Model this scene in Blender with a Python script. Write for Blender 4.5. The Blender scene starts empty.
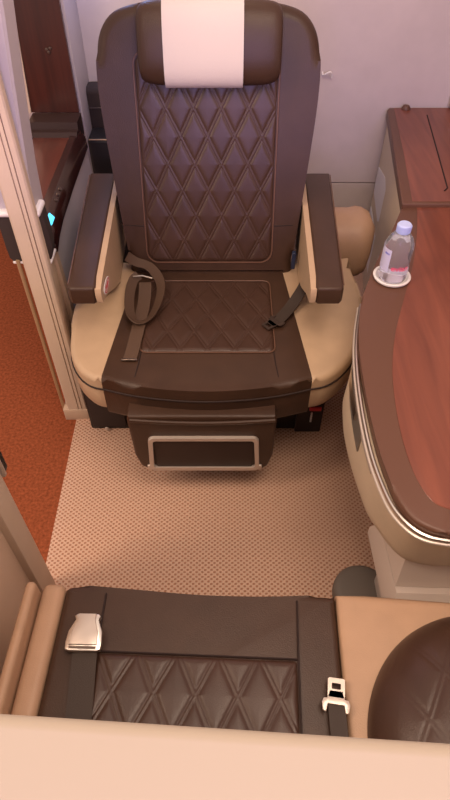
import bpy, bmesh, math, random
from mathutils import Vector, Matrix
random.seed(4)
S = bpy.context.scene
C = S.collection
PI = math.pi

# ------------------------------------------------------------------ materials
def new_mat(name):
    m = bpy.data.materials.new(name); m.use_nodes = True
    return m, m.node_tree.nodes, m.node_tree.links, m.node_tree.nodes['Principled BSDF']

def plain(name, col, rough=.5, metal=0, spec=.5, bump=0, bscale=300, var=0, coat=0, trans=0, ior=1.45, emis=None, es=0, vscale=14):
    m, N, L, B = new_mat(name)
    B.inputs['Base Color'].default_value = (*col, 1)
    B.inputs['Roughness'].default_value = rough
    B.inputs['Metallic'].default_value = metal
    B.inputs['Specular IOR Level'].default_value = spec
    B.inputs['Coat Weight'].default_value = coat
    B.inputs['Coat Roughness'].default_value = .12
    B.inputs['Transmission Weight'].default_value = trans
    B.inputs['IOR'].default_value = ior
    if emis:
        B.inputs['Emission Color'].default_value = (*emis, 1); B.inputs['Emission Strength'].default_value = es
    if bump or var:
        tc = N.new('ShaderNodeTexCoord')
        n = N.new('ShaderNodeTexNoise'); n.inputs['Scale'].default_value = bscale; n.inputs['Detail'].default_value = 3
        L.new(tc.outputs['Object'], n.inputs['Vector'])
        if bump:
            b = N.new('ShaderNodeBump'); b.inputs['Strength'].default_value = bump; b.inputs['Distance'].default_value = .001
            L.new(n.outputs['Fac'], b.inputs['Height']); L.new(b.outputs['Normal'], B.inputs['Normal'])
        if var:
            n2 = N.new('ShaderNodeTexNoise'); n2.inputs['Scale'].default_value = vscale; n2.inputs['Detail'].default_value = 4
            L.new(tc.outputs['Object'], n2.inputs['Vector'])
            r = N.new('ShaderNodeMapRange'); r.inputs['From Min'].default_value = .3; r.inputs['From Max'].default_value = .7
            r.inputs['To Min'].default_value = 1-var; r.inputs['To Max'].default_value = 1+var
            L.new(n2.outputs['Fac'], r.inputs['Value'])
            mx = N.new('ShaderNodeVectorMath'); mx.operation = 'SCALE'; mx.inputs[0].default_value = col
            L.new(r.outputs['Result'], mx.inputs['Scale']); L.new(mx.outputs['Vector'], B.inputs['Base Color'])
    return m

def wood(name, c0, c1, scale=(60, 3.0, 60), rough=.35, coat=.2):
    m, N, L, B = new_mat(name)
    tc = N.new('ShaderNodeTexCoord'); mp = N.new('ShaderNodeMapping'); mp.inputs['Scale'].default_value = scale
    n = N.new('ShaderNodeTexNoise'); n.inputs['Scale'].default_value = 1; n.inputs['Detail'].default_value = 5; n.inputs['Distortion'].default_value = .6
    r = N.new('ShaderNodeValToRGB'); r.color_ramp.elements[0].position = .3; r.color_ramp.elements[1].position = .72
    r.color_ramp.elements[0].color = (*c0, 1); r.color_ramp.elements[1].color = (*c1, 1)
    L.new(tc.outputs['Object'], mp.inputs['Vector']); L.new(mp.outputs['Vector'], n.inputs['Vector'])
    L.new(n.outputs['Fac'], r.inputs['Fac']); L.new(r.outputs['Color'], B.inputs['Base Color'])
    B.inputs['Roughness'].default_value = rough; B.inputs['Coat Weight'].default_value = coat; B.inputs['Coat Roughness'].default_value = .2
    return m

def woven(name, base, dot, px, py):
    """a flat-woven mat: staggered rows of small dark holes between raised loops"""
    m, N, L, B = new_mat(name)
    tc = N.new('ShaderNodeTexCoord'); sp = N.new('ShaderNodeSeparateXYZ'); L.new(tc.outputs['Object'], sp.inputs['Vector'])
    nz = N.new('ShaderNodeTexNoise'); nz.inputs['Scale'].default_value = 40; nz.inputs['Detail'].default_value = 2
    L.new(tc.outputs['Object'], nz.inputs['Vector'])
    def M(op, a, b=None):
        k = N.new('ShaderNodeMath'); k.operation = op
        for i, x in enumerate((a, b)):
            if x is None: continue
            if isinstance(x, (int, float)): k.inputs[i].default_value = x
            else: L.new(x, k.inputs[i])
        return k.outputs[0]
    jit = M('MULTIPLY', M('SUBTRACT', nz.outputs['Fac'], .5), .9)
    sx = M('SINE', M('ADD', M('MULTIPLY', sp.outputs['X'], 2*PI/px), jit))
    sy = M('SINE', M('ADD', M('MULTIPLY', sp.outputs['Y'], 2*PI/py), jit))
    pr = M('MULTIPLY', sx, sy)
    r = N.new('ShaderNodeMapRange'); r.inputs['From Min'].default_value = .12; r.inputs['From Max'].default_value = .62
    L.new(pr, r.inputs['Value'])
    mx = N.new('ShaderNodeMix'); mx.data_type = 'RGBA'
    mx.inputs['A'].default_value = (*base, 1); mx.inputs['B'].default_value = (*dot, 1)
    L.new(r.outputs['Result'], mx.inputs['Factor'])
    L.new(mx.outputs['Result'], B.inputs['Base Color'])
    b = N.new('ShaderNodeBump'); b.inputs['Strength'].default_value = .8; b.inputs['Distance'].default_value = .003; b.invert = True
    L.new(r.outputs['Result'], b.inputs['Height']); L.new(b.outputs['Normal'], B.inputs['Normal'])
    B.inputs['Roughness'].default_value = .95; B.inputs['Specular IOR Level'].default_value = .1
    return m

LEA   = plain('brown_leather', (.054, .027, .0165), .40, bump=.5, bscale=420, var=.10, spec=.42)
LEAQ  = plain('quilted_leather', (.055, .0265, .0175), .37, bump=.4, bscale=420, var=.10, spec=.5)
PIPE  = plain('piping_leather', (.13, .065, .042), .45)
SEAM  = plain('dark_seam_thread', (.022, .010, .008), .7)  # near-black brown for stitched seams, welt and table slit
TAN   = plain('tan_leather', (.49, .345, .225), .45, bump=.4, bscale=380, var=.06)
TANR  = plain('rosy_tan_leather', (.46, .29, .185), .5, bump=.4, bscale=380, var=.06)
DARKP = plain('black_plastic', (.018, .014, .013), .5)
DKFAB = plain('dark_brown_fabric', (.040, .026, .022), .85, bump=.6, bscale=600)
STRAP = plain('belt_webbing', (.095, .055, .036), .5, bump=.7, bscale=900)
STRAPD= plain('dark_belt_webbing', (.045, .030, .023), .6, bump=.7, bscale=900)
COVER = plain('off_white_cloth', (.66, .58, .54), .9, bump=.7, bscale=700)
CREAM = plain('cream_plastic', (.60, .47, .36), .5, var=.03)
CREAM2= plain('cream_satin_plastic', (.64, .52, .38), .45, var=.03)
BEIGEW= plain('beige_textured_plastic', (.56, .41, .30), .6, bump=.4, bscale=500)
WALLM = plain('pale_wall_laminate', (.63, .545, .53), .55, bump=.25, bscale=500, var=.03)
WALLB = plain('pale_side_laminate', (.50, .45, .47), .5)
GOLD  = plain('gilt_trim', (.45, .30, .17), .4, metal=.3)
CHROME= plain('brushed_silver', (.72, .66, .60), .28, metal=1)
SILVER= plain('painted_silver', (.60, .52, .46), .35, metal=.45)
DMETAL= plain('dark_metal', (.16, .12, .10), .35, metal=.9)
GREYP = plain('grey_plastic', (.16, .135, .115), .6)
RIMM  = plain('brown_table_rim', (.125, .056, .036), .42, bump=.3, bscale=700)
WOODT = wood('mahogany_table', (.145, .040, .024), (.245, .073, .042), (28, 2.2, 28))
WOODP = wood('shaded_mahogany', (.032, .006, .004), (.062, .013, .008), (55, 55, 2.5), .3, .3)  # pillar wood darkened, the dim corner is put into its colour
WOODL = wood('ledge_mahogany', (.085, .019, .010), (.14, .034, .017), (30, 3, 30), .3, .4)
AISLE = plain('rust_carpet', (.27, .074, .032), .97, bump=1, bscale=260, var=.30, vscale=110, spec=.05)
MATM  = woven('woven_mat', (.64, .42, .31), (.43, .215, .135), .0175, .0145)
BLUE  = plain('blue_light', (.1, .5, .7), .3, emis=(.08, .55, .85), es=1.6)
RED   = plain('red_print', (.55, .03, .04), .5)
PINK  = plain('pink_print', (.85, .10, .22), .4)
WHITE = plain('white_plastic', (.80, .76, .74), .35)
PAPER = plain('white_print', (.75, .70, .68), .6)
CAPM  = plain('pale_blue_cap', (.50, .58, .90), .4)
BOTM  = plain('clear_plastic', (.93, .95, 1.0), .04, trans=.93, ior=1.2)
WATERM= plain('water', (.93, .93, 1.0), .03, trans=.95, ior=1.16)
LABELM= plain('translucent_lavender_label', (.74, .74, 1.0), .35, trans=.2)

# ------------------------------------------------------------------ helpers
def obj(name, bm, mat, parent=None, sharp=38):
    me = bpy.data.meshes.new(name)
    root = parent
    while root is not None and root.parent is not None: root = root.parent
    if root is not None:
        bm.transform(Matrix.Translation(-root.location))
    bmesh.ops.recalc_face_normals(bm, faces=bm.faces[:])
    bm.to_mesh(me); bm.free()
    for p in me.polygons: p.use_smooth = True
    me.set_sharp_from_angle(angle=math.radians(sharp))
    me.materials.append(mat)
    o = bpy.data.objects.new(name, me); C.objects.link(o)
    if parent is not None: o.parent = parent
    return o

def tag(o, label=None, cat=None, group=None, kind=None):
    if label: o['label'] = label
    if cat: o['category'] = cat
    if group: o['group'] = group
    if kind: o['kind'] = kind
    return o

def thing(name, loc, label, cat, group=None):
    o = bpy.data.objects.new(name, None); C.objects.link(o)
    o.location = loc; o.empty_display_size = .05
    return tag(o, label, cat, group)

def struct(name, bm, mat):
    return tag(obj(name, bm, mat), kind='structure')

def merge(bm, t):
    me = bpy.data.meshes.new('tmp'); t.to_mesh(me); t.free()
    bm.from_mesh(me); bpy.data.meshes.remove(me)

def rbox(x0, x1, y0, y1, z0, z1, r=0, seg=3, bm=None, M=None, lean=0):
    t = bmesh.new(); bmesh.ops.create_cube(t, size=1)
    for v in t.verts:
        v.co = Vector(((x0+x1)/2+v.co.x*(x1-x0), (y0+y1)/2+v.co.y*(y1-y0), (z0+z1)/2+v.co.z*(z1-z0)))
        v.co.x += lean*v.co.z
    if r: bmesh.ops.bevel(t, geom=t.edges[:], offset=r, segments=seg, profile=.5, affect='EDGES')
    if M is not None: t.transform(M)
    if bm is None: return t
    merge(bm, t); return bm

def prism(pts, z0, z1, r=0, seg=4, rb=None, M=None, bm=None, sel=None):
    t = bmesh.new()
    vs = [t.verts.new((p[0], p[1], z0)) for p in pts]
    f = t.faces.new(vs)
    e = bmesh.ops.extrude_face_region(t, geom=[f])
    up = [v for v in e['geom'] if isinstance(v, bmesh.types.BMVert)]
    for v in up: v.co.z = z1
    t.verts.ensure_lookup_table()
    if r:
        ed = [x for x in t.edges if all(abs(v.co.z-z1) < 1e-6 for v in x.verts) and (sel is None or sel(x))]
        bmesh.ops.bevel(t, geom=ed, offset=r, segments=seg, profile=.5, affect='EDGES')
    if rb:
        ed = [x for x in t.edges if all(abs(v.co.z-z0) < 1e-6 for v in x.verts) and (sel is None or sel(x))]
        bmesh.ops.bevel(t, geom=ed, offset=rb, segments=seg, profile=.5, affect='EDGES')
    if M is not None: t.transform(M)
    if bm is None: return t
    merge(bm, t); return bm

def catmull(pts, n=6, closed=False):
    P = [Vector(p) for p in pts]; out = []
    N = len(P)
    rng = range(N) if closed else range(N-1)
    for i in rng:
        if closed: a, b, c, d = P[i-1], P[i], P[(i+1) % N], P[(i+2) % N]
        else: a, b, c, d = P[max(i-1, 0)], P[i], P[i+1], P[min(i+2, N-1)]
        for k in range(n):
            t = k/n
            out.append(.5*((2*b)+(c-a)*t+(2*a-5*b+4*c-d)*t*t+(3*b-a-3*c+d)*t**3))
    if not closed: out.append(P[-1])
    return out

def tube(pts, r, seg=8, closed=False, bm=None, M=None):
    t = bmesh.new(); P = [Vector(p) for p in pts]; n = len(P); rings = []
    up = None
    for i, p in enumerate(P):
        a = P[i-1] if (i or closed) else P[i]; b = P[(i+1) % n] if (i < n-1 or closed) else P[i]
        d = (b-a).normalized()
        if up is None:
            up = d.orthogonal().normalized()
        up = (up - d*up.dot(d))
        up = up.normalized() if up.length > 1e-6 else d.orthogonal().normalized()
        s = d.cross(up)
        rings.append([t.verts.new(p+(up*math.cos(2*PI*k/seg)+s*math.sin(2*PI*k/seg))*r) for k in range(seg)])
    m = n if closed else n-1
    for i in range(m):
        A, B = rings[i], rings[(i+1) % n]
        for k in range(seg): t.faces.new((A[k], A[(k+1) % seg], B[(k+1) % seg], B[k]))
    if not closed:
        t.faces.new(rings[0][::-1]); t.faces.new(rings[-1])
    if M is not None: t.transform(M)
    if bm is None: return t
    merge(bm, t); return bm

def ribbon(pts, wdirs, w, th=.0015, n=8, bm=None):
    """strap: path points with a width direction at each"""
    P = catmull(pts, n); W = catmull(wdirs, n)
    t = bmesh.new(); rings = []
    for i, p in enumerate(P):
        d = (P[min(i+1, len(P)-1)]-P[max(i-1, 0)]).normalized()
        ww = W[i]-d*W[i].dot(d); ww.normalize()
        nn = d.cross(ww).normalized()
        rings.append([t.verts.new(p+ww*a*w/2+nn*b*th) for a, b in ((-1, -1), (1, -1), (1, 1), (-1, 1))])
    for A, B in zip(rings, rings[1:]):
        for k in range(4): t.faces.new((A[k], A[(k+1) % 4], B[(k+1) % 4], B[k]))
    t.faces.new(rings[0][::-1]); t.faces.new(rings[-1])
    if bm is None: return t
    merge(bm, t); return bm

def lathe(prof, seg=32, M=None, bm=None):
    t = bmesh.new(); rings = []
    for r, z in prof:
        if r < 1e-6: rings.append([t.verts.new((0, 0, z))])
        else: rings.append([t.verts.new((r*math.cos(2*PI*k/seg), r*math.sin(2*PI*k/seg), z)) for k in range(seg)])
    for A, B in zip(rings, rings[1:]):
        for k in range(seg):
            a0, a1, b0, b1 = A[k % len(A)], A[(k+1) % len(A)], B[k % len(B)], B[(k+1) % len(B)]
            if len(A) == 1 and len(B) == 1: continue
            if len(A) == 1: t.faces.new((a0, b1, b0))
            elif len(B) == 1: t.faces.new((a0, a1, b0))
            else: t.faces.new((a0, a1, b1, b0))
    if M is not None: t.transform(M)
    if bm is None: return t
    merge(bm, t); return bm

def loft(secs, caps=True, M=None, bm=None):
    t = bmesh.new(); rings = [[t.verts.new(p) for p in s] for s in secs]
    n = len(rings[0])
    for A, B in zip(rings, rings[1:]):
        for k in range(n): t.faces.new((A[k], A[(k+1) % n], B[(k+1) % n], B[k]))
    if caps: t.faces.new(rings[0][::-1]); t.faces.new(rings[-1])
    if M is not None: t.transform(M)
    if bm is None: return t
    merge(bm, t); return bm

def rrect(x0, x1, y0, y1, r, n=6):
    out = []
    for cx, cy, a0 in ((x1-r, y1-r, 0), (x0+r, y1-r, 90), (x0+r, y0+r, 180), (x1-r, y0+r, 270)):
        for k in range(n+1):
            a = math.radians(a0+90*k/n); out.append((cx+r*math.cos(a), cy+r*math.sin(a)))
    return out

def quilt_h(u, v, u0, v0, w, h, amp):
    a = (u-u0)/w+(v-v0)/h; b = (u-u0)/w-(v-v0)/h
    g = math.hypot(1/w, 1/h)
    da = abs(a-round(a))/g; db = abs(b-round(b))/g
    d = min(da, db)
    if d < .0042: return amp*.45*(math.cos(d/.0042*PI)*.5+.5)
    q = 1-math.exp(-(d-.0042)/.0042)
    return amp*(.8*q+.2*min(d/.03, 1))

def quilt(u0, u1, v0, v1, r, cu, cv, w, h, amp, M, step=.0019, shape=None, depth=.006):
    t = bmesh.new(); nu = int((u1-u0)/step); nv = int((v1-v0)/step); G = []
    def inside(u, v):
        du = max(u0+r-u, u-(u1-r), 0); dv = max(v0+r-v, v-(v1-r), 0)
        return r-math.hypot(du, dv) if (du > 0 and dv > 0) else min(u-u0, u1-u, v-v0, v1-v)
    for j in range(nv+1):
        row = []
        for i in range(nu+1):
            u = u0+(u1-u0)*i/nu; v = v0+(v1-v0)*j/nv
            e = inside(u, v)
            if e < -step*.8: row.append(None); continue
            z = quilt_h(u, v, cu, cv, w, h, amp)
            k = min(max(e, 0)/.014, 1); z = z*k**.5-depth*(1-k)**3
            row.append(t.verts.new((u, v, z+(shape(u, v) if shape else 0))))
        G.append(row)
    for j in range(nv):
        for i in range(nu):
            q = (G[j][i], G[j][i+1], G[j+1][i+1], G[j+1][i])
            if all(q): t.faces.new(q)
    t.transform(M)
    return t

def frame(O, X, Y):
    X = Vector(X).normalized(); Y = Vector(Y).normalized(); Z = X.cross(Y)
    M = Matrix((X, Y, Z)).transposed().to_4x4(); M.translation = Vector(O)
    return M

# ------------------------------------------------------------------ camera
cam = bpy.data.cameras.new('camera'); co = bpy.data.objects.new('camera', cam); C.objects.link(co)
co.location = (0, 0, 1.60); co.rotation_euler = (math.radians(90-48), 0, 0)
cam.sensor_fit = 'VERTICAL'; cam.sensor_height = 36; cam.lens = 578/800*36; cam.clip_start = .02
S.camera = co

# ------------------------------------------------------------------ setting
b = bmesh.new(); rbox(-3.2, .95, -1.2, 2.9, -.03, 0, bm=b)
struct('floor', b, AISLE)
b = prism([(-.536, 1.372), (-.53, .80), (-.535, .55), (-.56, -.2), (.90, -.2), (.90, 2.39), (-.49, 2.39), (-.49, 1.372)], .0, .006, .003, 2)
mat_o = tag(obj('woven_floor_mat', b, MATM), 'pinkish beige woven floor mat between the facing seats', 'floor mat')

b = bmesh.new(); rbox(-.535, .95, 2.40, 2.46, .357, 2.25, .002, 1, bm=b)
struct('wall_back', b, WALLM)
b = bmesh.new(); rbox(-.535, .95, 2.402, 2.46, .20, .352, .003, 1, bm=b)
struct('wall_back_lower', b, WALLM)
b = bmesh.new(); rbox(-.535, .95, 2.40, 2.46, .0, .197, bm=b)
struct('baseboard_back', b, DARKP)
b = bmesh.new(); rbox(.905, .95, -1.2, 2.40, .0, 2.25, bm=b)
struct('wall_right', b, WALLM)
b = bmesh.new(); rbox(-3.2, -.70, 2.86, 2.92, 0, 2.25, bm=b)
struct('wall_aisle', b, WALLM)
# wood pillar at the aisle side of the back wall; its return face is pale
b = bmesh.new(); rbox(-.70, -.522, 2.205, 2.40, .0, 2.25, .004, 2, bm=b)
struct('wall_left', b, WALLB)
t = thing('wood_pillar_panel', (-.60, 2.2, .69), 'mahogany upright panel, darkened as in shade, at the aisle end of the pale wall', 'wood panel')
obj('panel', prism([(-.705, .735), (-.532, .735), (-.532, 2.2), (-.60, 2.2)], 2.19, 2.205, M=Matrix(((1, 0, 0, 0), (0, 0, 1, 0), (0, 1, 0, 0), (0, 0, 0, 1)))), WOODP, t)
obj('edge_strip', prism([(-.735, .735), (-.706, .735), (-.601, 2.2), (-.66, 2.2)], 2.185, 2.21, M=Matrix(((1, 0, 0, 0), (0, 0, 1, 0), (0, 1, 0, 0), (0, 0, 0, 1)))), CREAM, t)
k = bmesh.new()
for dx, dz in ((0, 0), (.012, .004), (.005, -.008)):
    lathe([(0, 0), (.006, 0), (.005, .003), (0, .004)], 12, Matrix.Translation((-.603+dx, 2.19, .94+dz)) @ Matrix.Rotation(PI/2, 4, 'X'), k)
obj('catch', k, DMETAL, t)

# fuselage side: framed dark window panel touching the right edge
t = thing('window_panel', (.905, 2.2, .70), 'white-edged dark window panel on the right wall above the table', 'window')
w_ = bmesh.new()
prof = rrect(1.70, 2.335, .70, 1.30, .05)
outer = [(p[0], p[1]) for p in prof]
loft([[(.904, y, z) for y, z in rrect(1.68, 2.37, .69, 1.32, .06)], [(.888, y, z) for y, z in rrect(1.69, 2.36, .70, 1.31, .055)],
      [(.888, y, z) for y, z in rrect(1.71, 2.34, .72, 1.29, .045)], [(.896, y, z) for y, z in rrect(1.72, 2.33, .73, 1.28, .04)]], caps=False, bm=w_)
obj('surround', w_, WHITE, t)
obj('shade', rbox(.894, .902, 1.70, 2.35, .71, 1.30, .002, 1), RIMM, t)
b = bmesh.new(); rbox(.880, .904, 2.376, 2.399, .68, 2.25, .002, 1, bm=b)
struct('trim_1', b, SILVER)

# small white hook by the seat back
t = tag(obj('coat_hook', tube(catmull([(.372, 2.40, .80), (.372, 2.385, .795), (.380, 2.372, .803), (.394, 2.370, .81), (.402, 2.374, .802), (.404, 2.378, .788)], 5), .0035), WHITE),
        'small white hook on the pale wall beside the seat back', 'hook')

# ------------------------------------------------------------------ aisle side unit (half wall, ledge, screen, post)
t = thing('aisle_partition', (-.55, 1.6, 0), 'cream grooved aisle partition with brown band beside the far seat', 'partition')
obj('lower_wall', rbox(-.572, -.500, 1.39, 1.44, 0, .66, .006, 2), BEIGEW, t)
sc = []
for z, xr in ((.79, -.499), (.9, -.493), (1.0, -.483), (1.12, -.470), (1.25, -.455), (1.5, -.43)):
    sc.append([(-.602, 1.385, z), (xr-.006, 1.385, z), (xr, 1.392, z), (xr, 1.47, z), (-.602, 1.47, z)])
obj('upper_screen', loft(sc), WALLB, t)  # cool light on the cream screen is put into this greyer laminate
# band
sc = []
for z, xr, xl in ((.655, -.490, -.592), (.665, -.484, -.600), (.70, -.478, -.602), (.75, -.480, -.602), (.795, -.483, -.604)):
    sc.append([(xl, 1.375, z), (xr-.01, 1.375, z), (xr, 1.385, z), (xr-.004, 1.435, z), (xl, 1.435, z)])
obj('leather_band', loft(sc), DKFAB, t)
bb = bmesh.new(); rbox(-.610, -.484, 1.368, 1.44, .792, .810, .008, 3, bm=bb); obj('band_cap', bb, WHITE, t)
bb = bmesh.new(); rbox(-.596, -.486, 1.372, 1.44, .647, .656, .004, 2, bm=bb); obj('band_foot_trim', bb, WHITE, t)
# grooved post
post = [(-.559, 1.372), (-.559, 1.352), (-.553, 1.346), (-.520, 1.346), (-.520, 1.352), (-.5165, 1.352), (-.5165, 1.346), (-.508, 1.346), (-.508, 1.353),
        (-.5045, 1.353), (-.5045, 1.346), (-.493, 1.348), (-.489, 1.353), (-.489, 1.372)]
obj('grooved_post', prism(post, .052, 1.5), CREAM, t)
obj('foot', rbox(-.575, -.482, 1.343, 1.41, 0, .055, .004, 2), BEIGEW, t)
ed = tube([(-.58, 1.372, .02), (-.58, 1.372, .66)], .006); obj('edge_bead', ed, GOLD, t)

t = thing('side_ledge', (-.58, 1.85, 0), 'mahogany side ledge with glossy dark rim left of the far seat', 'ledge')
sc = []
for y in (1.48, 1.6, 1.75, 1.9, 2.112):
    sc.append([(-.572, y, 0), (-.485, y, 0), (-.498, y, .45), (-.513, y, .665), (-.572, y, .665)])
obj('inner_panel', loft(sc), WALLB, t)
sc = []
for y, x in ((1.445, -.484), (1.475, -.485)):
    sc.append([(x-.02, y, .0), (x, y, 0), (x-.004, y, .45), (x-.012, y, .645), (x-.03, y, .645)])
obj('inner_skirt', loft(sc), BEIGEW, t)
obj('ledge_top', prism([(-.585, 1.485), (-.545, 1.485), (-.545, 2.10), (-.68, 2.10), (-.68, 1.92)], .665, .70, .003, 2), WOODL, t)
sc = []
for y, dx in ((1.445, .020), (1.52, .010), (1.62, .003), (1.8, 0), (2.0, 0), (2.12, 0)):
    sc.append([(-.550, y, .64), (-.505+dx, y, .64), (-.509+dx, y, .680), (-.528+dx*.5, y, .704), (-.550, y, .705)])
obj('glossy_rim', loft(sc), plain('dark_red_gloss', (.030, .007, .006), .2, coat=.5), t)
obj('moulding', prism([(2.185, .665), (2.06, .665), (2.06, .70), (2.075, .712), (2.10, .712), (2.105, .735), (2.185, .735)], -.70, -.525, M=Matrix(((0, 0, 1, 0), (1, 0, 0, 0), (0, 1, 0, 0), (0, 0, 0, 1)))), plain('brown_moulding', (.032, .013, .010), .35), t)
l = rbox(-.010, .010, -.022, .022, 0, .004, .003, 2, M=Matrix.Translation((-.511, 1.52, .699)) @ Matrix.Rotation(math.radians(50), 4, 'Y'))
obj('indicator_light', l, BLUE, t)
k = bmesh.new()
for i in range(3):
    lathe([(0, .004), (.007, .004), (.008, 0), (.005, .002)], 14, Matrix.Translation((-.520, 1.64+i*.034, .694)) @ Matrix.Rotation(math.radians(45), 4, 'Y'), k)
obj('knob', k, DMETAL, t)

# dark bin behind the left shoulder of the seat
t = thing('storage_pocket', (-.42, 2.25, 0), 'dark two-tier storage box behind the left side of the seat back', 'storage box')
obj('upper_box', rbox(-.535, -.28, 2.31, 2.395, .35, .775, .022, 4), DKFAB, t)
obj('lower_box', rbox(-.522, -.28, 2.192, 2.31, .0, .634, .012, 3), DARKP, t)
obj('lip', tube([(-.515, 2.190, .636), (-.29, 2.190, .636)], .0025), GOLD, t)
obj('strap_line', tube([(-.53, 2.308, .705), (-.29, 2.308, .705)], .002), DMETAL, t)

# ------------------------------------------------------------------ quilted armchair (far seat)
CX = -.05
t = seat = thing('leather_seat', (CX, 1.45, 0), 'whole brown quilted leather seat with white headrest cloth facing the camera', 'seat', 'facing leather seats')
def mir(pts): return [(2*CX-x+(.018+.048*min(max((y-1.15)/.25, 0), 1))*min(max((-x-.345)/.08, 0), 1), y) for x, y in pts][::-1]
centre = [(p.x, p.y) for p in catmull([(-.338, 1.093, 0), (-.25, 1.068, 0), (-.15, 1.052, 0), (CX, 1.046, 0), (.05, 1.052, 0), (.15, 1.068, 0), (.238, 1.093, 0)], 4)] + [(.185, 1.62), (-.285, 1.62)]
sideL = [(-.285, 1.62)] + [(p.x, p.y) for p in catmull([(-.338, 1.093, 0), (-.372, 1.104, 0), (-.410, 1.140, 0), (-.443, 1.21, 0), (-.457, 1.32, 0), (-.460, 1.45, 0), (-.45, 1.66, 0)], 3)]
def inner(e):      # the straight edges where centre cushion and side bolster meet, and the rear
    a, b_ = e.verts
    return abs(abs(a.co.x-b_.co.x)/(abs(a.co.y-b_.co.y)+1e-9)-.1) < .012 and abs(a.co.y-b_.co.y) > .3
def outer_only(e): return not inner(e) and not all(v.co.y > 1.6 for v in e.verts)
def smaller(pts, k, cx, cy): return [(cx+(x-cx)*k, cy+(y-cy)*k) for x, y in pts]
b = prism(centre, .428, .472, .018, 5, sel=outer_only); obj('seat_cushion', b, LEA, t)
b = prism(centre, .322, .430, .006, 2, rb=.022, sel=outer_only); obj('front_band', b, LEA, t)
for nm, pts in (('L', sideL), ('R', mir(sideL))):
    b = prism(pts, .428, .472, .018, 5, sel=outer_only); obj('side_bolster', b, TAN, t)
    b = prism(pts, .335, .430, .006, 2, rb=.03, sel=outer_only); obj('side_apron', b, TAN, t)
fr_ = [q for q in sideL if q[1] < 1.5 and q != sideL[0]]
wl = [(x-.0005, y-.0005, .431) for x, y in fr_[::-1]] + [(x, y-.0008, .431) for x, y in centre[1:-3]] + [(x+.0005, y-.0005, .431) for x, y in mir(fr_)[::-1]]
obj('welt', tube(wl, .0032, 8), SEAM, t)
# centre seams on the cushion
for xs in (-.238, .138):
    obj('seam', tube([(xs, 1.205, .4727), (xs-.003*(1 if xs < 0 else -1), 1.15, .4727), (xs-.008*(1 if xs < 0 else -1), 1.10, .4715), (xs-.008*(1 if xs < 0 else -1), 1.083, .460)], .0018, 6), SEAM, t)
fm = frame((0, 0, .4755), (1, 0, 0), (0, 1, 0))
q = quilt(-.243, .143, 1.195, 1.53, .022, CX, 1.36, .079, .150, .0036, fm)
obj('seat_insert', q, LEAQ, t)
pp = [(x, y, .4742) for x, y in rrect(-.243, .143, 1.195, 1.53, .022)]
obj('insert_piping', tube(pp, .0023, 6, closed=True), PIPE, t)

# back rest
BM = frame((CX, 1.575, .47), (1, 0, 0), (0, math.sin(math.radians(15)), math.cos(math.radians(15))))
half = [(.238, -.02), (.256, .05), (.271, .18), (.287, .34), (.299, .48), (.301, .58), (.291, .655), (.257, .705), (.20, .728), (.11, .738)]
outl = catmull([(-x, y, 0) for x, y in half] + [(0, .741, 0)] + [(x+.010, y, 0) for x, y in half[::-1]] + [(0, -.035, 0)], 4, closed=True)
b = prism([(p.x, p.y) for p in outl], -.11, .0, .030, 6, rb=.02, M=BM)
back = obj('backrest', b, LEA, t)
obj('seat_shell', prism([(p.x*1.01, p.y*1.004-.01) for p in outl], -.15, -.108, M=BM), DKFAB, t)
q = quilt(-.198, .198, .040, .625, .035, .0, .412, .0785, .150, .0038, BM @ Matrix.Translation((0, 0, .002)))
obj('back_insert', q, LEAQ, t)
obj('back_piping', tube([BM @ Vector((x, y, .0015)) for x, y in rrect(-.200, .200, .038, .627, .037)], .0026, 6, closed=True), PIPE, t)
for s in (-1, 1):
    obj('seam', tube([BM @ Vector((s*.202, .155, .001)), BM @ Vector((s*.262, .158, .000)), BM @ Vector((s*.279, .159, -.012))], .0014, 6), SEAM, t)
# head rest: a D section drawn out sideways
def headsec(u, k, off=0):
    out = []
    for a in range(28):
        th = 2*PI*a/28
        c, s_ = math.cos(th), math.sin(th)
        rv = (.100*k+off)*(abs(s_)**.75)*(1 if s_ >= 0 else -1)
        rn = ((.052*k if c > 0 else .035)+off)*(abs(c)**.75)*(1 if c >= 0 else -1)
        out.append(BM @ Vector((u, .642+rv, .022+rn)))
    return out
secs = []
for i in range(25):
    a = -1+2*i/24
    k = max(1-abs(a)**5.5, 0)**.38*.93+.07
    secs.append(headsec(.010+.190*math.sin(a*PI/2) if abs(a) < 2 else 0, max(k, .28)*(1-.05*abs(a))))
hd = obj('headrest', loft(secs), LEA, t)
secs = [headsec(-.110+.208*i/8, 1, .0035) for i in range(9)]
obj('headrest_cover', loft(secs), COVER, hd)

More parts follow.
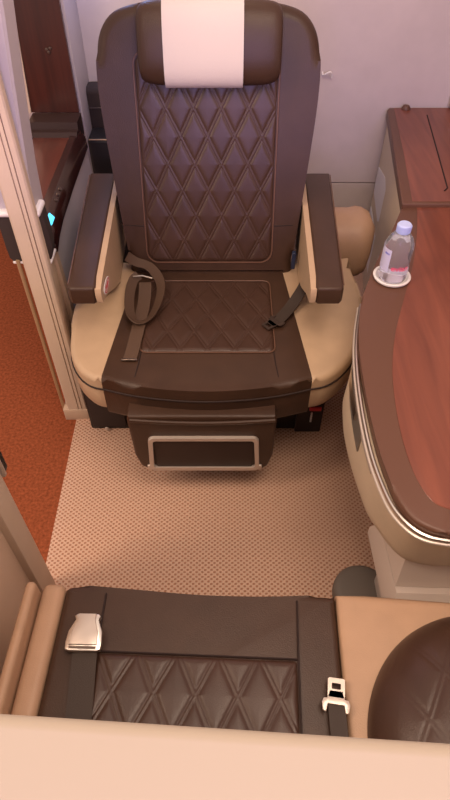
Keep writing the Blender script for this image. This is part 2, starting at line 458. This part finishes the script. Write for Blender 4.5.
# arm rests
def arm(side):
    s = side
    def X(x): return x if s < 0 else 2*CX-x
    top = [(-.410, 1.225), (-.402, 1.215), (-.345, 1.215), (-.337, 1.225), (-.362, 1.84), (-.446, 1.84)]
    pts = [(X(x), y) for x, y in top]
    a = obj('armrest', prism(pts if s < 0 else pts[::-1], .628, .682, .009, 4, rb=.008), LEA, seat)
    # tan inner cheek
    prof = [(1.220, .675), (1.215, .66), (1.220, .632), (1.30, .60), (1.42, .53), (1.52, .478), (1.86, .478), (1.86, .679), (1.27, .679)]
    secs = []
    for dx in (0, .016):
        secs.append([(X(-.338-.025*(y-1.18)/.66+dx), y, z) for y, z in prof])
    c_ = loft(secs)
    bmesh.ops.bevel(c_, geom=[e for e in c_.edges if len(e.link_faces) == 2 and e.calc_face_angle(0) > 1], offset=.003, segments=2, affect='EDGES')
    ck = obj('inner_cheek', c_, TAN, a)
    gl = tube([(X(-.411), 1.235, .678), (X(-.447), 1.83, .678)], .0018, 6); obj('edge_piping', gl, PIPE, a)
    obj('arm_support', rbox(X(-.43) if s < 0 else X(-.37), X(-.37) if s < 0 else X(-.43), 1.45, 1.80, .44, .62, .01, 2), DKFAB, a)
    return a, ck, X
aL, ckL, XL = arm(-1)
aR, ckR, XR = arm(1)
# round printed sticker on the left cheek
MS = frame((-.3225, 1.285, .640), (.04, 1, 0), (0, 0, 1))
obj('sticker', prism([(.034*math.cos(k*PI/12), .017*math.sin(k*PI/12)) for k in range(24)], -.001, .0012, M=MS), PAPER, ckL)
st = bmesh.new()
loft([[MS @ Vector((r*2*math.cos(k*PI/12), r*math.sin(k*PI/12), .0018)) for k in range(24)] for r in (.0150, .0128)], caps=False, bm=st)
for x0, x1, z in ((-.018, .018, .004), (-.012, .02, -.001), (-.018, .01, -.006)): rbox(x0, x1, z-.0014, z+.0014, .0013, .0018, M=MS, bm=st)
obj('sticker_print', st, RED, ckL)
# tan shell showing behind the right arm
sc = []
for i in range(13):
    a = i/12; x = .25+.272*a
    k = .93 if a < .72 else max(1-((a-.72)/.28)**2.4, 0)**.5*.80+.20
    cy, cz, ry, rz = 1.80, .445, .10*k, .118*(.4+.6*k)
    sc.append([(x, cy+ry*math.copysign(abs(math.cos(h))**.7, math.cos(h)), cz+rz*math.copysign(abs(math.sin(h))**.7, math.sin(h))) for h in [2*PI*j/24 for j in range(24)]])
obj('rear_bolster', loft(sc), TANR, t)
# little blue tab between back and right arm
obj('side_tab', rbox(.212, .224, 1.555, 1.572, .50, .56, .002, 1), plain('navy_tab', (.02, .03, .07), .5), t)
# base under the seat
b = bmesh.new(); rbox(-.475, .30, 1.30, 1.78, .0, .35, .008, 2, bm=b); ba = obj('base', b, DARKP, t)
rc = bmesh.new(); rbox(-.462, -.345, 1.288, 1.302, .03, .33, .004, 2, bm=rc); obj('cover_panel', rc, DKFAB, ba)
obj('screw', lathe([(0, .004), (.006, .003), (.007, 0)], 14, Matrix.Translation((-.415, 1.287, .022)) @ Matrix.Rotation(PI/2, 4, 'X')), SILVER, ba)
rb_ = bmesh.new(); rbox(.245, .335, 1.285, 1.60, .0, .30, .004, 2, bm=rb_); obj('side_housing', rb_, DKFAB, ba)
rt = rbox(.285, .325, 1.276, 1.284, .125, .142, .002, 1); obj('red_tag', rt, RED, ba)
rt = bmesh.new()
for k in range(4): rbox(.292, .298, 1.279, 1.284, .065+.013*k, .073+.013*k, bm=rt)
obj('tag_print', rt, PAPER, ba)

# leg rest hanging under the front edge
LM = frame((-.062, 1.022, .395), (1, 0, 0), (0, -.05, 1))
lo = [(-.205, 0), (.200, 0), (.206, -.02), (.205, -.19), (.192, -.250), (.176, -.266), (.150, -.258), (-.150, -.258), (-.178, -.263), (-.195, -.246), (-.207, -.19), (-.210, -.02)]
lr = obj('leg_rest', prism(lo, -.075, .0, .010, 4, rb=.01, M=LM), LEA, t)
ob = obj('leg_rest_lip', tube([LM @ Vector((x, -.010-.014*math.cos(x/.2*1.5), .003)) for x in [-.2+.4*i/16 for i in range(17)]], .006, 8), LEA, lr)
def trap(s, x, zt, zb, r):
    return [(p[0]*(1.0+.06*(zt-p[1])/(zt-zb)), p[1]) for p in rrect(-x, x, zb, zt, r)]
fr = bmesh.new()
A_ = trap(0, .158, -.088, -.256, .018); B_ = trap(0, .145, -.101, -.240, .010)
loft([[LM @ Vector((x, y, .0)) for x, y in A_], [LM @ Vector((x, y, .008)) for x, y in A_], [LM @ Vector((x*.99, y, .010)) for x, y in A_], [LM @ Vector((x, y, .010)) for x, y in B_], [LM @ Vector((x, y, .0)) for x, y in B_]], caps=False, bm=fr)
for s in (-1, 1): rbox(s*.162-.012, s*.162+.012, -.256, -.233, .0, .008, .003, 2, M=LM, bm=fr)
obj('metal_frame', fr, SILVER, lr)
obj('foot_panel', prism(rrect(-.146, .146, -.242, -.100, .01), .0, .006, .003, 2, M=LM), plain('dark_foot_mat', (.030, .014, .010), .6, bump=.6, bscale=500), lr)

# ------------------------------------------------------------------ seat belts of the far seat (fixed to the seat)
def metal_tongue(M, mat, parent, name, s=1.0, holes=True):
    t_ = bmesh.new()
    o_ = rrect(-.016*s, .016*s, 0, .034*s, .004*s); h_ = rrect(-.0085*s, .0085*s, .014*s, .025*s, .002*s)
    loft([[M @ Vector((x, y, 0)) for x, y in h_], [M @ Vector((x, y, .003)) for x, y in h_], [M @ Vector((x, y, .003)) for x, y in o_], [M @ Vector((x, y, 0)) for x, y in o_], [M @ Vector((x, y, 0)) for x, y in h_]], caps=False, bm=t_)
    w = [(-.016, 0), (-.016, -.002), (-.023, -.003), (-.026, -.010), (-.024, -.024), (-.018, -.026), (-.015, -.012), (.015, -.012), (.018, -.026), (.024, -.024), (.026, -.010), (.023, -.003), (.016, -.002), (.016, 0), (.012, .012), (-.012, .012)]
    prism([(x*s, y*s) for x, y in w], 0, .003, .0008, 2, M=M, bm=t_)
    return obj(name, t_, mat, parent)
Zs = .483
bl = bmesh.new()
ribbon([(-.315, 1.585, .53), (-.285, 1.565, .522), (-.240, 1.545, .517), (-.203, 1.485, .507), (-.200, 1.41, .497), (-.222, 1.335, .488), (-.255, 1.305, .492), (-.280, 1.335, .50), (-.290, 1.41, .508), (-.285, 1.475, .515), (-.27, 1.50, .518)],
       [(.1, .6, .8), (.2, .8, .5), (.5, .7, .3), (.9, .1, .5), (.9, -.1, .5), (.5, -.7, .5), (.1, -.9, .4), (-.8, -.5, .5), (-.9, .1, .5), (-.9, .2, .5), (-.8, .3, .5)], .030, bm=bl)
belt = obj('seat_belt', bl, STRAP, t); belt['label'] = 'looped brown webbing on the left of the cushion'
ribbon_b = ribbon([(-.248, 1.475, .508), (-.246, 1.40, .492), (-.254, 1.30, .482), (-.262, 1.20, .478), (-.266, 1.165, .477)], [(1, 0, 0)]*5, .038)
obj('loose_end', ribbon_b, STRAP, belt)
obj('strap_slider', tube([(-.285, 1.485, .524), (-.255, 1.48, .530), (-.225, 1.475, .524)], .0025), CHROME, belt)
obj('end_tip', rbox(-.290, -.244, 1.158, 1.166, .475, .481, .002, 1), DMETAL, belt)
br = bmesh.new()
ribbon([(.262, 1.50, .515), (.235, 1.44, .505), (.200, 1.385, .487), (.165, 1.335, .482), (.145, 1.31, .484)], [(1, -.6, .25), (1, -.6, .2), (1, -.75, 0), (1, -.8, 0), (1, -.8, 0)], .036, bm=br)
belt2 = obj('seat_belt', br, STRAPD, t); belt2['label'] = 'short dark strap with metal tongue on the right'
TM = frame((.143, 1.312, .486), (.62, -.78, 0), (-.78, -.62, 0))
metal_tongue(TM, DMETAL, belt2, 'tongue', 1.0)

# ------------------------------------------------------------------ near seat (authored square, then turned a little)
PV = (-.05, .48, 0)
n = near = thing('leather_seat', PV, 'near brown leather seat in the foreground, only its front cushion showing', 'seat', 'facing leather seats')
pts = [(-.325, .165)] + [(p.x, p.y) for p in catmull([(-.325, .49, 0), (-.30, .499, 0), (-.18, .494, 0), (-.05, .488, 0), (.08, .490, 0), (.19, .497, 0), (.222, .494, 0)], 4)] + [(.222, .165)]
b = prism(pts[::-1], .36, .470, .014, 5); obj('seat_cushion', b, LEA, n)
obj('left_bolster', rbox(-.373, -.326, .165, .502, .34, .474, .016, 4), TANR, n)
obj('right_bolster', prism([(.223, .165), (.66, .165), (.66, .47), (.60, .49), (.28, .497), (.223, .50)], .34, .474, .014, 4), TANR, n)
fm = frame((0, 0, .4745), (1, 0, 0), (0, 1, 0))
q = quilt(-.236, .140, .166, .368, .006, -.046, .300, .0765, .150, .0042, fm)
obj('seat_insert', q, LEAQ, n)
obj('seam', tube([(-.238, .370, .4735), (.142, .370, .4735)], .002, 6), SEAM, n)
obj('seam', tube([(-.238, .166, .4735), (-.238, .37, .4735), (-.240, .48, .4715), (-.240, .494, .462)], .002, 6), SEAM, n)
obj('seam', tube([(.142, .166, .4735), (.142, .37, .4735), (.144, .48, .4715), (.144, .492, .462)], .002, 6), SEAM, n)
obj('backrest', rbox(-.33, .23, .165, .19, .46, .66, .010, 3), LEA, n)
obj('armrest', rbox(-.397, -.376, .165, .49, .36, .505, .010, 4), TANR, n)
obj('base', rbox(-.36, .50, .17, .44, .0, .36, .01, 2), DARKP, n)
bl = ribbon([(-.240, .18, .480), (-.248, .27, .480), (-.260, .385, .481)], [(1, 0, 0)]*3, .046)
belt3 = obj('seat_belt', bl, STRAPD, n)
# lift-lever buckle
BK = frame((-.261, .366, .483), (1.08, .02, 0), (-.02, 1, 0)) @ Matrix.Scale(1.1, 4)
bk = [(-.024, -.003), (-.030, 0), (-.031, .012), (-.029, .030), (-.020, .050), (-.023, .056), (-.018, .060), (.018, .060), (.023, .056), (.020, .050), (.029, .030), (.031, .012), (.030, 0), (.024, -.003)]
bx = obj('buckle', prism(bk[::-1], 0, .010, .002, 2, M=BK), CHROME, belt3)
lv = [(-.024, .006), (-.022, .030), (-.015, .048), (-.015, .059), (.015, .059), (.015, .048), (.022, .030), (.024, .006)]
obj('lever', prism(lv[::-1], .010, .0145, .002, 2, M=BK), SILVER, bx)
obj('slot', rbox(-.023, .023, .0, .0045, .0085, .0108, M=BK), DMETAL, bx)
bl = ribbon([(.212, .18, .483), (.206, .22, .484), (.204, .297, .484)], [(1, 0, 0)]*3, .030)
belt4 = obj('seat_belt', bl, STRAPD, n)
metal_tongue(frame((.204, .303, .486), (1, -.1, 0), (.1, 1, 0)), SILVER, belt4, 'tongue', .95)
near.rotation_euler = (0, 0, math.radians(-2.3))

# quilted round cushion on the right of the near seat
cb = bmesh.new(); R_ = []
cx, cy = .478, .208
for i in range(111):
    rho = i/110; ring = []
    for k in range(420):
        a = 2*PI*k/420
        ry = .235 if math.sin(a) > 0 else .045
        x = cx+.235*rho*math.cos(a); y = cy+ry*rho*math.sin(a)
        z = .478+.105*max(1-rho**2.6, 0)**.6
        z += quilt_h(x, y, .50, .24, .085, .15, .0028)*min((1-rho)*6, 1)
        ring.append(cb.verts.new((x, y, z)))
    R_.append(ring)
for A, B in zip(R_, R_[1:]):
    for k in range(420): cb.faces.new((A[k], A[(k+1) % 420], B[(k+1) % 420], B[k]))
bmesh.ops.remove_doubles(cb, verts=cb.verts[:], dist=1e-5)
bmesh.ops.holes_fill(cb, edges=[e for e in cb.edges if e.is_boundary])
qc = obj('quilted_cushion', cb, LEAQ)
tag(qc, 'rounded dark quilted cushion on the tan side of the near seat', 'cushion')

# near partitions
b = rbox(-.60, .90, -.30, .101, .0, 1.15, .012, 4, M=Matrix.Rotation(math.radians(-3.4), 4, 'Z'))
tag(obj('divider_wall', b, plain('divider_laminate', (.37, .31, .25), .6)), 'cream divider wall whose top crosses the bottom of the photo', 'divider')
t = thing('aisle_partition', (-.50, .6, 0), 'plain tan aisle partition at the lower left beside the near seat', 'partition')
obj('end_trim', rbox(-.535, -.485, .652, .720, 0, 1.0, .004, 2), CREAM, t)
obj('panel', rbox(-.53, -.505, .16, .655, 0, 1.0, .003, 2), plain('tan_partition_laminate', (.70, .53, .40), .55), t)
hb = obj('latch', prism(rrect(-.012, .012, -.04, .04, .011), 0, .006, .002, 2, M=frame((-.489, .722, .585), (-1, 0, 0), (0, 0, 1))), SILVER, t)
obj('latch_knob', prism(rrect(-.010, .010, -.036, .036, .0095), .005, .026, .006, 3, M=frame((-.489, .722, .585), (-1, 0, 0), (0, 0, 1))), DARKP, hb)

# ------------------------------------------------------------------ console table
t = con = thing('side_console', (.60, 1.1, 0), 'curved mahogany-topped side console with brown rim along the right', 'console table')
sh = [(.385, 1.281), (.352, 1.195), (.328, 1.096), (.312, 1.006), (.302, .907), (.297, .803), (.298, .71), (.306, .637), (.319, .583), (.340, .544), (.368, .523), (.406, .514)]
ctr = [(.387, 1.281), (.355, 1.195), (.332, 1.096), (.319, 1.006), (.313, .907), (.311, .803), (.313, .715), (.320, .645), (.329, .594), (.347, .554), (.372, .532), (.406, .521)]
edge = [(.556, 1.662), (.490, 1.51), (.430, 1.383)] + ctr
E_ = [(p.x, p.y) for p in catmull([(x, y, 0) for x, y in edge], 5)]
top = E_ + [(.90, .505), (.90, 1.662)]
obj('table_rim', prism(top, .632, .660, .008, 4, rb=.004), RIMM, t)
ctw = [(.600, 1.655), (.572, 1.53), (.532, 1.385), (.487, 1.259), (.448, 1.155), (.414, 1.059), (.387, .955), (.373, .861), (.366, .762), (.368, .68), (.377, .625), (.393, .587), (.421, .570)]
W_ = [(p.x, p.y) for p in catmull([(x, y, 0) for x, y in ctw], 5)] + [(.895, .560), (.895, 1.655)]
obj('wood_inlay', prism(W_, .655, .6612, .001, 1), WOODT, t)
# rear, slightly raised section with hinge slit
rr = [(.552, 1.655), (.596, 2.02), (.640, 2.375), (.650, 2.392), (.90, 2.392), (.90, 1.655)]
rear = obj('rear_rim', prism(rr, .640, .674, .006, 3, rb=.004), RIMM, t)
rw = [(.585, 1.668), (.628, 2.02), (.668, 2.386), (.895, 2.386), (.895, 1.668)]
obj('rear_wood_inlay', prism(rw, .670, .6752, .001, 1), WOODT, t)
sl = bmesh.new(); tube([(.715, 1.75, .6755), (.782, 2.315, .6755)], .0025, 6, bm=sl); tube([(.715, 1.75, .6755), (.70, 1.73, .6755)], .0025, 6, bm=sl)
obj('slit', sl, SEAM, t)
obj('catch', lathe([(0, .016), (.012, .013), (.018, .004), (.018, 0)], 18, Matrix.Translation((.712, 2.375, .675))), RIMM, t)
# rear body with inset panels
rbp = [(.566, 1.60), (.610, 2.02), (.656, 2.392), (.90, 2.392), (.90, 1.60)]
rbod = obj('rear_body', prism(rbp, .0, .640, .002, 1), CREAM2, t)
FM = frame((.566, 1.60, 0), (.090, .792, 0), (0, 0, 1))
PM = FM @ Matrix.Scale(-1, 4, (0, 0, 1))
obj('inset_panel', prism([(.475, .36), (.53, .33), (.76, .33), (.78, .35), (.78, .44), (.57, .50), (.50, .49), (.475, .47)], -.0008, .003, .001, 1, M=PM), WHITE, rbod)
obj('inset_panel', prism([(.22, .10), (.78, .10), (.78, .26), (.30, .30), (.22, .28)], -.0008, .003, .001, 1, M=PM), WHITE, rbod)
# front body: bulging shell below the rim
bul = [(.575, 1.62), (.51, 1.49), (.445, 1.36), (.405, 1.27), (.380, 1.20), (.352, 1.13), (.314, 1.03), (.303, .96), (.300, .90), (.304, .82), (.312, .751), (.322, .69), (.340, .646), (.357, .610), (.378, .583), (.405, .570), (.44, .563)]
bot = [(x+.012 if y < 1.15 else x+.02, y+.010) for x, y in bul]
tp = [(.568, 1.635), (.503, 1.50), (.444, 1.376), (.398, 1.275), (.366, 1.195), (.340, 1.096), (.323, 1.006), (.316, .955), (.313, .907), (.307, .803), (.307, .75), (.308, .71), (.315, .637), (.328, .587), (.347, .552), (.371, .533), (.407, .524)]
def ringof(pts, z):
    return [(p.x, p.y, z) for p in catmull([(x, y, 0) for x, y in pts], 4)] + [(.90, pts[-1][1]-.004, z), (.90, pts[0][1], z)]
def mixp(a, b_, k): return [(x0+(x1-x0)*k, y0+(y1-y0)*k) for (x0, y0), (x1, y1) in zip(a, b_)]
secs = [ringof(tp, .634), ringof(mixp(tp, bul, .4), .585), ringof(mixp(tp, bul, .8), .52), ringof(bul, .465), ringof(mixp(bul, bot, .4), .438), ringof(bot, .425)]
body = obj('body', loft(secs), CREAM2, t)
# silver strip under the rim
strip = [(p.x, p.y, .634) for p in catmull([(x-.002 if y > .56 else x, y-.002 if y < .6 else y, 0) for x, y in sh[1:]], 5)] + [(.897, .503, .634)]
obj('silver_strip', tube([(min(x+.006, .897), y+.004, .641) for x, y, z in strip], .0045, 8), CHROME, body)
obj('lower_strip', tube(strip, .0035, 8), SILVER, body)
def plate(y0, y1, z0, z1, off, mat, name, nseg=10):
    P_t = catmull([(x, y, 0) for x, y in tp], 12); P_b = catmull([(x, y, 0) for x, y in bul], 12)
    def at(P, y): return min(P, key=lambda p: abs(p.y-y)).x
    s0 = []
    for i in range(nseg+1):
        y = y0+(y1-y0)*i/nseg
        zt = z1(i/nseg) if callable(z1) else z1; zb = z0(i/nseg) if callable(z0) else z0
        col = []
        for z in (zt, zb):
            k = (.634-z)/(.634-.465); x = at(P_t, y)*(1-k)+at(P_b, y)*k
            col.append((x, z))
        s0.append([(col[0][0]-off, y, col[0][1]), (col[1][0]-off, y, col[1][1]), (col[1][0]+.01, y, col[1][1]), (col[0][0]+.01, y, col[0][1])])
    return obj(name, loft(s0), mat, body)
plate(.80, 1.09, lambda k: .535+.03*k, .630, .004, plain('satin_grey_metal', (.33, .29, .25), .4, metal=.6), 'latch_plate', 14)
plate(.86, 1.00, .575, .602, .010, CHROME, 'release_handle')
plate(.70, .80, .590, .630, .005, SILVER, 'table_hinge_plate')
# foot bracket below the front end
pb = bmesh.new()
loft([[(.392, .72, .45), (.70, .72, .45), (.70, .60, .45), (.400, .600, .45)],
      [(.385, .72, .40), (.70, .72, .40), (.70, .575, .40), (.392, .580, .40)],
      [(.378, .72, .352), (.70, .72, .352), (.70, .548, .352), (.384, .560, .352)]], bm=pb)
loft([[(.378, .72, .350), (.70, .72, .350), (.70, .535, .350), (.384, .545, .350)],
      [(.366, .74, .30), (.70, .74, .30), (.70, .485, .30), (.372, .500, .30)],
      [(.366, .74, .27), (.70, .74, .27), (.70, .480, .27), (.372, .495, .27)]], bm=pb)
rbox(.42, .60, .60, .72, 0, .28, .01, 2, bm=pb)
ped = obj('pedestal', pb, plain('warm_silver_paint', (.66, .57, .50), .4, metal=.1), t, sharp=25)
obj('floor_cap', prism([(.385+.080*math.cos(k*PI/16), .690+.075*math.sin(k*PI/16)) for k in range(32)], .006, .05, .02, 4), GREYP, ped)

# ------------------------------------------------------------------ water bottle on its dish
bxy = (.449, 1.290)
T = Matrix.Translation((*bxy, .6614))
d_ = lathe([(0, .002), (.036, .002), (.040, .0045), (.044, .0100), (.047, .0105), (.050, .0085), (.049, .004), (.044, 0), (0, 0)], 48, T)
tag(obj('coaster_dish', d_, WHITE), 'round white coaster dish under the water bottle', 'coaster')
T = Matrix.Translation((*bxy, .6640)) @ Matrix.Diagonal((1.12, 1.12, 1, 1))
bt = thing('water_bottle', (*bxy, .6640), 'small clear water bottle with pale blue cap on the console', 'bottle')
BS = 1.1
prof = [(0, .003), (.020, .001), (.028, .000), (.032, .004), (.0335, .012), (.0325, .020), (.0335, .028), (.0335, .045), (.0325, .050), (.0335, .055), (.0335, .098), (.031, .110), (.025, .124), (.017, .134), (.0135, .139), (.0135, .146), (0, .146)]
obj('bottle_body', lathe(prof, 40, T), BOTM, bt, sharp=60)
prof2 = [(0, .005), (.028, .004), (.0315, .012), (.0305, .020), (.0315, .030), (.0315, .096), (.029, .108), (.023, .121), (0, .121)]
obj('water', lathe(prof2, 40, T), WATERM, bt)
cp = bmesh.new(); lathe([(0, .160), (.0135, .160), (.0155, .1575), (.0158, .142), (.0150, .137), (0, .137)], 32, T, cp)
for k in range(32):
    a = 2*PI*k/32
    rbox(.0152, .0166, -.0006, .0006, .139, .156, bm=cp, M=T @ Matrix.Rotation(a, 4, 'Z'))
obj('bottle_cap', cp, CAPM, bt)
# wrapped label with printed name
lb = bmesh.new(); rows = []
for z in (.036, .100):
    rows.append([lb.verts.new(T @ Vector((.0343*math.cos(a), .0343*math.sin(a), z))) for a in [math.radians(150+80*i/20) for i in range(21)]])
for i in range(20): lb.faces.new((rows[0][i], rows[0][i+1], rows[1][i+1], rows[1][i]))
lab = obj('bottle_label', lb, LABELM, bt)
def wrap_text(txt, size, a0, z0, rad, mat, name, parent, tilt=0):
    cu = bpy.data.curves.new('t', 'FONT'); cu.body = txt; cu.size = size; cu.offset = size*.02
    o = bpy.data.objects.new('t', cu); C.objects.link(o)
    dg = bpy.context.evaluated_depsgraph_get(); me = o.evaluated_get(dg).to_mesh()
    bm = bmesh.new(); bm.from_mesh(me); o.evaluated_get(dg).to_mesh_clear()
    bpy.data.objects.remove(o); bpy.data.curves.remove(cu)
    bmesh.ops.subdivide_edges(bm, edges=bm.edges[:], cuts=1)
    ext = bmesh.ops.extrude_face_region(bm, geom=bm.faces[:])
    for v in ext['geom']:
        if isinstance(v, bmesh.types.BMVert): v.co.z += .0003
    for v in bm.verts:
        a = a0+v.co.x/rad; r = rad+v.co.z
        v.co = T @ Vector((r*math.cos(a), r*math.sin(a), z0+v.co.y))
    return obj(name, bm, mat, parent)
wrap_text('evian', .021, math.radians(240), .044, .0346, PINK, 'brand_print', bt)
wrap_text('eau', .010, math.radians(200), .085, .0347, plain('blue_print', (.12, .14, .6), .4), 'small_print', bt)

# ------------------------------------------------------------------ light
def area(name, loc, target, size, energy, col, sy=None):
    l = bpy.data.lights.new(name, 'AREA'); l.energy = energy; l.color = col; l.size = size
    if sy: l.shape = 'RECTANGLE'; l.size_y = sy
    o = bpy.data.objects.new(name, l); C.objects.link(o); o.location = loc
    o.rotation_euler = (Vector(target)-Vector(loc)).to_track_quat('-Z', 'Y').to_euler()
    return o
area('warm_cabin_light', (.30, .35, 2.35), (.0, .9, 0), .9, 18, (1, .77, .59), .7)
area('aisle_light', (-1.5, .3, 2.1), (.2, .9, .3), .5, 26, (1, .73, .53), 1.6)
area('warm_corner_light', (-.1, 1.9, 2.1), (-.2, 2.4, .9), .3, 2.0, (1, .66, .42), .2)
area('cool_fill_light', (.15, -1.5, 1.7), (.0, 2.0, .8), 1.6, 34, (.60, .46, 1.0), .5)  # added cool fill behind the camera, gives the backrest its purple sheen
area('blue_strip', (-.36, 2.28, 1.5), (-.52, 2.3, .75), .08, 1.6, (.25, .45, 1.0), .08)
W = bpy.data.worlds.new('world'); S.world = W; W.use_nodes = True
W.node_tree.nodes['Background'].inputs[0].default_value = (1, .80, .72, 1)
W.node_tree.nodes['Background'].inputs[1].default_value = .62
S.view_settings.view_transform = 'Standard'; S.view_settings.look = 'None'
S.view_settings.exposure = .15; S.view_settings.gamma = 1; S.view_settings.use_curve_mapping = False
